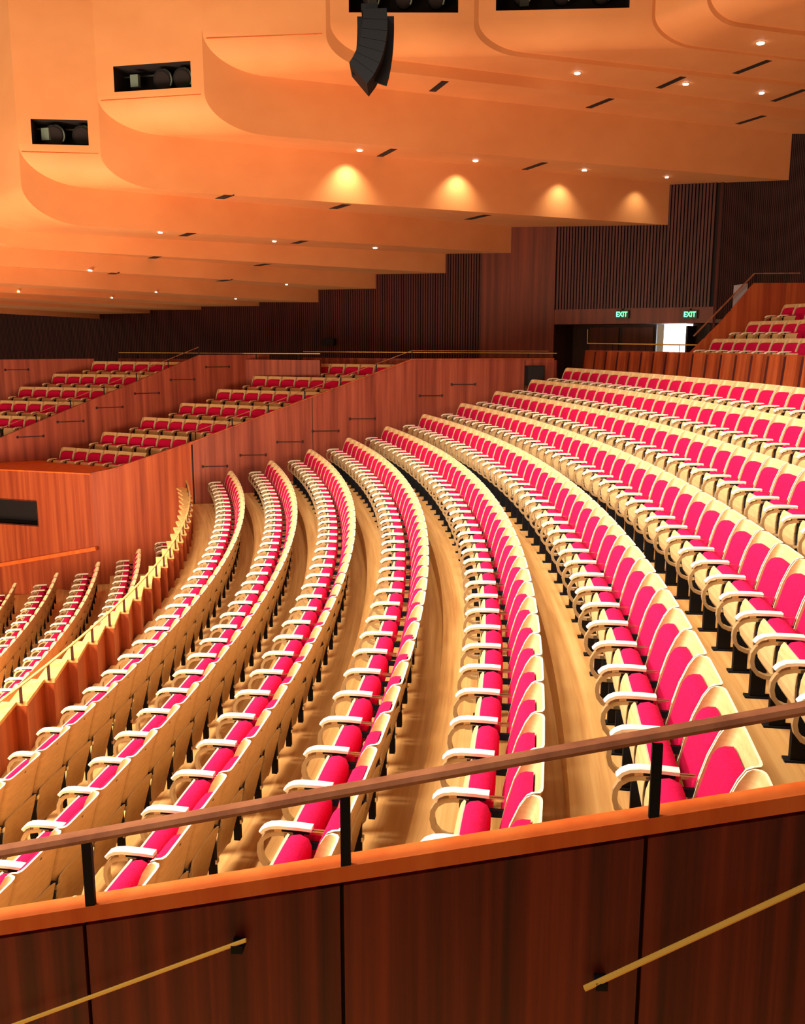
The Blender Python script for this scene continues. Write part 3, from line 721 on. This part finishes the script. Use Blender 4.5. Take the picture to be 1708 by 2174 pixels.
def seat_meshes():
    out = []
    # moulded plywood shell: flat back, short wings, pale edge
    m = MB(); lv = [(0.46, 0.035, 0.150), (0.60, 0.005, 0.120), (0.74, -0.030, 0.080), (0.86, -0.065, 0.030), (0.915, -0.083, -0.005), (0.930, -0.088, -0.04)]
    def path(qb, qw, hw, z):
        qw = max(qw, qb+0.045)
        half = [(qw, -hw), (qb+0.045, -hw), (qb+0.016, -hw+0.010), (qb+0.003, -hw+0.035), (qb, -hw+0.07)]
        return [(q, y, z) for q, y in half]+[(q, -y, z) for q, y in half[::-1]]
    O = [path(qb, qw, 0.256, z) for z, qb, qw in lv]; I = [path(qb+0.014, qw, 0.243, z) for z, qb, qw in lv]
    n = len(O[0])
    for i in range(len(lv)-1): m.loft(O[i], O[i+1], 0); m.loft(I[i+1], I[i], 0)
    m.loft(O[-1], I[-1], 1); m.loft(I[0], O[0], 0)
    for e in (0, n-1): m.loft([o[e] for o in O], [i_[e] for i_ in I], 1)
    m.box(-0.073, -0.066, -0.010, 0.010, 0.872, 0.890, 2)
    out.append(('backrest', m, ['ply', 'ply_edge', 'dot'], True))
    # lower back panel with bolts
    m = MB(); lv = [(0.56, 0.012, 0.232), (0.46, 0.035, 0.226), (0.36, 0.060, 0.214), (0.26, 0.085, 0.207), (0.18, 0.105, 0.205), (0.15, 0.112, 0.190)]
    F = [[(q-0.014, -w, z), (q-0.002, -w*0.8, z), (q-0.014+0.02, 0, z), (q-0.002, w*0.8, z), (q-0.014, w, z)] for z, q, w in lv]
    B = [[(a-0.012, b, c) for a, b, c in r] for r in F]
    F = [[(a-0.0, b, c) for a, b, c in r] for r in F]
    for i in range(len(lv)-1): m.loft(F[i], F[i+1], 0); m.loft(B[i+1], B[i], 0)
    for e in (0, 4): m.loft([r[e] for r in B], [r[e] for r in F], 1)
    m.loft(F[-1], B[-1], 1); m.loft(F[0], B[0], 1)
    out.append(('lower_back_panel', m, ['ply', 'ply_edge'], False))
    m = MB(); superpillow(m, 0, 0.634, 0.232, 0.204, 0.092, 0.27, 0.020, n=7, seg=28); out.append(('back_cushion', m, ['fabric'], True))
    # tipped-up seat pan
    m = MB(); pr = [(0.355, 0.612), (0.372, 0.588), (0.386, 0.540), (0.392, 0.470), (0.390, 0.395), (0.374, 0.320), (0.345, 0.272)]
    for i in range(len(pr)-1):
        (a, z0), (b, z1) = pr[i], pr[i+1]
        w0 = 0.222
        m.quad((a, -w0, z0), (a, w0, z0), (b, w0, z1), (b, -w0, z1), 0)
        m.quad((a-0.012, w0, z0-0.006), (a-0.012, -w0, z0-0.006), (b-0.012, -w0, z1+0.0), (b-0.012, w0, z1), 0)
        for s_ in (-w0, w0): m.quad((a, s_, z0), (b, s_, z1), (b-0.012, s_, z1), (a-0.012, s_, z0-0.006), 1)
    a, z0 = pr[0]; m.quad((a, -0.222, z0), (a, 0.222, z0), (a-0.012, 0.222, z0-0.006), (a-0.012, -0.222, z0-0.006), 1)
    a, z0 = pr[-1]; m.quad((a, -0.222, z0), (a, 0.222, z0), (a-0.012, 0.222, z0), (a-0.012, -0.222, z0), 1)
    out.append(('seat_pan', m, ['ply', 'ply_edge'], False))
    m = MB(); cpts = [(0.374, 0.39), (0.376, 0.46), (0.370, 0.54), (0.356, 0.595), (0.322, 0.632), (0.270, 0.642), (0.216, 0.618), (0.196, 0.570), (0.198, 0.49), (0.220, 0.41), (0.265, 0.33), (0.330, 0.31)]
    cc = (0.290, 0.475); st = [(-0.218, 0.30), (-0.214, 0.72), (-0.200, 0.90), (-0.165, 0.985), (-0.08, 1.0), (0.08, 1.0), (0.165, 0.985), (0.200, 0.90), (0.214, 0.72), (0.218, 0.30)]
    k = len(cpts); vs = [(cc[0]+(q-cc[0])*s_, y, cc[1]+(z-cc[1])*s_) for y, s_ in st for q, z in cpts]
    fs = [(i*k+j, i*k+(j+1) % k, (i+1)*k+(j+1) % k, (i+1)*k+j) for i in range(len(st)-1) for j in range(k)]+[tuple(range(k))[::-1], tuple(range((len(st)-1)*k, len(st)*k))]
    m.add(vs, fs); out.append(('seat_cushion', m, ['fabric'], True))
    # armrest on the boundary
    Y = -0.265
    m = MB(); tp = [(0.215, 0.648), (0.30, 0.652), (0.42, 0.652), (0.475, 0.644), (0.515, 0.624), (0.540, 0.596)]
    vs = []
    for i, (q, z) in enumerate(tp):
        a = tp[max(i-1, 0)]; b = tp[min(i+1, len(tp)-1)]; tx, tz = b[0]-a[0], b[1]-a[1]; l = hypot(tx, tz); nx, nz = tz/l*0.027, -tx/l*0.027
        w = 0.030 if i < 5 else 0.027
        vs += [(q, Y-w*0.8, z), (q, Y+w*0.8, z), (q+nx*0.25, Y+w, z+nz*0.25), (q+nx, Y+w*0.95, z+nz), (q+nx, Y-w*0.95, z+nz), (q+nx*0.25, Y-w, z+nz*0.25)]
    k = 6; fs = [(i*k+j, i*k+(j+1) % k, (i+1)*k+(j+1) % k, (i+1)*k+j) for i in range(len(tp)-1) for j in range(k)]+[tuple(range(k))[::-1], tuple(range((len(tp)-1)*k, len(tp)*k))]
    m.add(vs, fs); out.append(('armrest', m, ['pad'], False))
    m = MB(); lpz = [(0.330, 0.592), (0.42, 0.592), (0.475, 0.580), (0.515, 0.552), (0.538, 0.510), (0.542, 0.460), (0.530, 0.410), (0.500, 0.372), (0.455, 0.352), (0.410, 0.350)]
    m.sweep([(q, Y, z) for q, z in lpz], [(-0.022, -0.008), (0.022, -0.008), (0.022, 0.008), (-0.022, 0.008)], 0, upv=(0, 1, 0)) if False else None
    vs = []
    for i, (q, z) in enumerate(lpz):
        a = lpz[max(i-1, 0)]; b = lpz[min(i+1, len(lpz)-1)]; tx, tz = b[0]-a[0], b[1]-a[1]; l = hypot(tx, tz); nx, nz = tz/l*0.014, -tx/l*0.014
        vs += [(q-nx, Y-0.022, z-nz), (q-nx, Y+0.022, z-nz), (q+nx, Y+0.022, z+nz), (q+nx, Y-0.022, z+nz)]
    k = 4; fs = [(i*k+j, i*k+(j+1) % k, (i+1)*k+(j+1) % k, (i+1)*k+j) for i in range(len(lpz)-1) for j in range(k)]+[tuple(range(k))[::-1], tuple(range((len(lpz)-1)*k, len(lpz)*k))]
    m.add(vs, fs, 0); m.box(0.375, 0.425, Y-0.024, Y+0.024, 0.336, 0.364, 1)
    out.append(('armrest_loop', m, ['loop', 'chrome'], False))
    m = MB(); m.box(0.235, 0.400, Y-0.020, Y+0.020, 0.600, 0.626, 0); m.box(0.400, 0.445, Y-0.022, Y+0.022, 0.602, 0.626, 1)
    m.box(0.13, 0.225, Y-0.020, Y-0.004, 0.602, 0.618, 2); m.box(0.13, 0.225, Y+0.004, Y+0.020, 0.602, 0.618, 2)
    out.append(('armrest_bracket', m, ['black', 'ply', 'chrome'], False))
    m = MB(); m.box(0.275, 0.385, Y-0.022, Y+0.022, 0.30, 0.600, 0); m.box(0.300, 0.405, Y-0.026, Y+0.026, 0.012, 0.32, 0)
    m.box(0.240, 0.440, Y-0.038, Y+0.038, 0.0, 0.014, 0); m.box(-0.004, 0.30, Y-0.012, Y+0.012, 0.50, 0.545, 0)
    m.box(0.03, 0.075, Y-0.026, Y+0.026, 0.14, 0.52, 0); m.box(-0.012, 0.010, Y-0.017, Y+0.017, 0.50, 0.535, 1); m.box(0.015, 0.035, Y-0.020, Y+0.020, 0.27, 0.30, 1)
    out.append(('pedestal', m, ['black', 'chrome'], False))
    return out
PARTS = seat_meshes()
PM = []
import bmesh
for nm, mb, mats, sm in PARTS:
    me = mb.mesh(nm, mats, sm)
    bm = bmesh.new(); bm.from_mesh(me); bmesh.ops.recalc_face_normals(bm, faces=bm.faces)
    if sm:
        for e in bm.edges:
            if len(e.link_faces) == 2 and e.calc_face_angle(0) > 0.9: e.smooth = False
    bm.to_mesh(me); bm.free(); PM.append((nm, me, mats))

seats = []     # (x, y, z, rz, label, group, distance)
def near_hidden(x, y, z):             # does the cap of the near wall hide this point from the camera?
    P = Vector((x, y, z)); d = P-CAM; den = d.xy.dot(MN)
    if den <= 0: return True
    s_ = (-6.64-CAM.xy.dot(MN))/den
    if s_ > 1: return True
    Q = CAM+d*s_; t = UN.dot(Q.xy)-39.98
    return Q.z < ZN(t)-0.02
def add_seat(x, y, z, rz, rowkey, where):
    px, py, d = pixel((x, y, z+0.75))
    if not (-45 < px < 1960 and -30 < py < 2400): return
    c_, s_n = cos(rz), sin(rz); seen = False
    for (q, l, h_) in ((0.5, -0.27, 0.6), (0.3, 0.2, 0.6), (-0.08, -0.24, 0.93), (-0.08, 0.24, 0.93), (0.0, 0.22, 0.7), (0.35, -0.27, 0.1), (0.1, 0.0, 0.3), (0.0, 0.0, 0.8)):
        X = (x+c_*q-s_n*l, y+s_n*q+c_*l, z+h_); a_ = pixel(X)
        if -2 < a_[0] < 1710 and -2 < a_[1] < 2176 and not near_hidden(*X): seen = True
    if not seen: return
    # hidden behind the foreground wall?
    t = UN.dot(Vector((x, y)))-39.98
    seats.append(dict(x=x, y=y, z=z, rz=rz, row=rowkey, d=(Vector((x, y, z+0.7))-CAM).length, px=px, py=py))
for k in range(10):
    R = ROW_R[k]
    for n in range(1, 46):
        th = ROW_T[k]-((n-0.5)*ROW_S[k]+0.04)/R
        if th < theta_near(R, 0.5): break
        x, y, z = pol(R, th, ROW_Z[k])
        if near_hidden(x, y, z+0.95): break
        add_seat(x, y, z, th+pi, ('circle', k), None)
for k in range(5):
    R = ST_R[k]; t0 = [0.572, 0.548, 0.542, 0.543, 0.546][k]
    for n in range(1, 36):
        th = t0-(n-0.5)*0.53/R
        if k == 0 and n > 30: break
        x, y, z = pol(R, th, ST_Z[k])
        # anything lower than the circle parapet as seen from the camera is not built
        if pixel((x, y, z+0.95))[0] < -20: break
        P = Vector((x, y, z+0.95)); d = P-CAM; hit = False
        for s_ in [i/60 for i in range(20, 60)]:
            Q = CAM+d*s_
            if 40.15 < hypot(Q.x, Q.y) < 40.4 and Q.z < 0.5: hit = True
        if hit and n > 3: break
        add_seat(x, y, z, th+pi, ('stalls', k), None)
for bi, b in enumerate(BX):
    w = Vector((cos(b['a']), sin(b['a']))); f = Vector((w.y, -w.x)); rz = atan2(f.y, f.x)
    for k in range(b['rows']):
        st = b['s']+SD*STEP_L*k; z = b['z']+STEP_Z*k-0.93
        for i in range(b['n'][k]):
            if bi == 1 and k == 0 and i < 2: continue
            if bi == 1: o = [-0.65+0, 0.14*1, -0.2, -0.5, -0.36][k]; o = {0: 0.73, 1: 1.136, 2: -0.214, 3: -0.561, 4: -0.361}[k]
            else: o = 0
            p = st+w*(0.53*(i+0.5+o))+f*0.09
            if bi == 1 and (p+w*0.45-(BX[0]['s']-Vector((cos(-0.212), sin(-0.212)))*0.37)).dot(Vector((-SD.y, SD.x))) < 0.25: continue
            add_seat(p.x, p.y, z, rz, ('box%d' % bi, k), None)
for R, z, th0, kk in ((53.6, 3.42, 0.4925, 0), (54.6, 3.86, 0.4925, 1), (55.6, 4.30, 0.4925, 2), (56.6, 4.70, 0.478, 3), (57.6, 5.20, 0.4665, 4), (58.2, 5.60, 0.466, 5)):
    for i in range(9):
        th = th0-(i+0.5)*0.53/R; x, y, z_ = pol(R, th, z)
        if pixel((x, y, z_+0.9))[0] > 1725: break
        add_seat(x, y, z_, th+pi, ('upper', kk), None)

# choose the largest ones as single objects, the rest as one block of stuff
rows = {}
for s_ in seats: rows.setdefault(s_['row'], []).append(s_)
UPW = ['the front row', 'the second row', 'the third row', 'the fourth row', 'the fifth row', 'the sixth row']
for key, L in rows.items():
    kind, k = key
    if kind == 'circle':      # counted from the camera end
        L.sort(key=lambda q: q['d'])
        for i, s_ in enumerate(L):
            s_['label'] = 'tipped-up magenta seat, %s from the near end, in the %s row above the zigzag parapet' % (ordinal(i+1), ORD[k+1])
            s_['group'] = 'magenta seats in the %s circle row above the zigzag parapet' % ORD[k+1]
    elif kind == 'stalls':
        L.sort(key=lambda q: -q['d'])
        for i, s_ in enumerate(L):
            s_['label'] = 'small magenta seat, %s from the far wall, in the %s stalls row below the parapet' % (ordinal(i+1), ORD[k+1])
            s_['group'] = 'magenta seats in the %s stalls row below the parapet' % ORD[k+1]
    elif kind.startswith('box'):
        L.sort(key=lambda q: q['px']); nm = 'right hand' if kind == 'box0' else 'left hand'
        for i, s_ in enumerate(L):
            s_['label'] = 'small magenta seat, %s from left, in the %s row of the %s side box' % (ordinal(i+1), ORD[k+1], nm)
            s_['group'] = 'magenta seats in the %s side box' % nm
    else:
        L.sort(key=lambda q: q['px'])
        for i, s_ in enumerate(L):
            s_['label'] = 'small magenta seat, %s from left, in %s of the upper tier' % (ordinal(i+1), UPW[k])
            s_['group'] = 'magenta seats in the upper tier'
seats.sort(key=lambda q: q['d'])
big, rest = seats[:300], seats[300:]
print('SEATS', len(seats), 'rest', len(rest), {k: len(v) for k, v in rows.items()})
for s_ in big:
    r = bpy.data.objects.new('theatre_seat', None); COL.objects.link(r)
    r.location = (s_['x'], s_['y'], s_['z']); r.rotation_euler = (0, 0, s_['rz']); r.empty_display_size = 0.1
    tag(r, s_['label'], 'theatre seat', s_['group'])
    for nm, me, mats in PM:
        o = bpy.data.objects.new(nm, me); COL.objects.link(o); o.parent = r
# one mesh for the remaining far seats
MATS = ['ply', 'ply_edge', 'fabric', 'pad', 'loop', 'chrome', 'black', 'dot']
vs, fs, mi = [], [], []
base = []
for nm, me, mats in PM:
    base.append(([tuple(v.co) for v in me.vertices], [tuple(p.vertices) for p in me.polygons], [MATS.index(mats[p.material_index]) for p in me.polygons]))
for s_ in rest:
    c, s2 = cos(s_['rz']), sin(s_['rz'])
    for bv, bfc, bm_ in base:
        o = len(vs); vs += [(s_['x']+c*a-s2*b, s_['y']+s2*a+c*b, s_['z']+z) for a, b, z in bv]
        fs += [tuple(i+o for i in f_) for f_ in bfc]; mi += bm_
me = bpy.data.meshes.new('distant_theatre_seats'); me.from_pydata(vs, [], fs)
for m_ in MATS: me.materials.append(M[m_])
me.polygons.foreach_set('material_index', mi); me.update()
o = bpy.data.objects.new('distant_theatre_seats', me); COL.objects.link(o)
tag(o, 'the smallest and most distant magenta seats at the far ends of the rows and boxes', 'theatre seats', kind='stuff')

# ------------------------------------------------------------------ upper tier at the right: stepped floor, side wall, balustrade panels
uf = MB()
for R, z in ((53.6, 3.42), (54.6, 3.86), (55.6, 4.30), (56.6, 4.70), (57.6, 5.20)):
    pts0 = []; 
    n = 16
    A = [pol(R-0.72, 0.30+(0.4935-0.30)*i/n, z) for i in range(n+1)]; B = [pol(R+0.30, 0.30+(0.4935-0.30)*i/n, z) for i in range(n+1)]
    uf.loft(A, B); uf.loft([(p[0], p[1], z-0.45) for p in A], A)
struct(uf.build('floor_upper', 'floor', fix=False))
uw = MB()
def rad(r, t=0.4965): return Vector((r*cos(t), r*sin(t)))
sg = [(53.0, 3.9), (53.5, 4.36), (53.95, 4.78), (54.85, 5.78), (58.5, 5.84)]
for (r0, z0), (r1, z1) in zip(sg[:-1], sg[1:]):
    a, b = rad(r0), rad(r1); n = Vector((-sin(0.4965), cos(0.4965)))*0.08
    uw.hexa([a, b, b+n, a+n], 2.66, [z0, z1, z1, z0])
struct(uw.build('wall_upper_tier', 'wall_bright'))
hr = thing('brass_handrail', tuple(rad(53.5))+(4.36,), 'dark handrail climbing beside the upper tier seats at right', 'handrail')
m = MB(); m.sweep([(*rad(53.2, 0.4975), 4.42), (*rad(54.85, 0.4975), 6.02), (*rad(56.2, 0.4975), 6.05)], [(-0.02, -0.015), (0.02, -0.015), (0.02, 0.015), (-0.02, 0.015)]); wpart(m, 'rail_bar', 'rail_wood', hr)
for r_, z_ in ((53.5, 4.36), (54.2, 5.1), (54.9, 5.8), (55.8, 5.82)):
    m = MB(); p = rad(r_, 0.4975); m.box(p.x-0.012, p.x+0.012, p.y-0.012, p.y+0.012, z_-0.05, z_+0.27); wpart(m, 'post', 'black', hr)
ac = MB()
p, q = rad(54.35, 0.4995), rad(54.75, 0.4995); n = Vector((-sin(0.4965), cos(0.4965)))*0.01
ac.hexa([p, q, q+n, p+n], [5.10, 5.5, 5.5, 5.10], [5.72, 5.78, 5.78, 5.72])
tag(ac.build('balustrade_panel', 'acrylic'), 'pale translucent balustrade panel on the stair edge of the upper tier', 'panel')
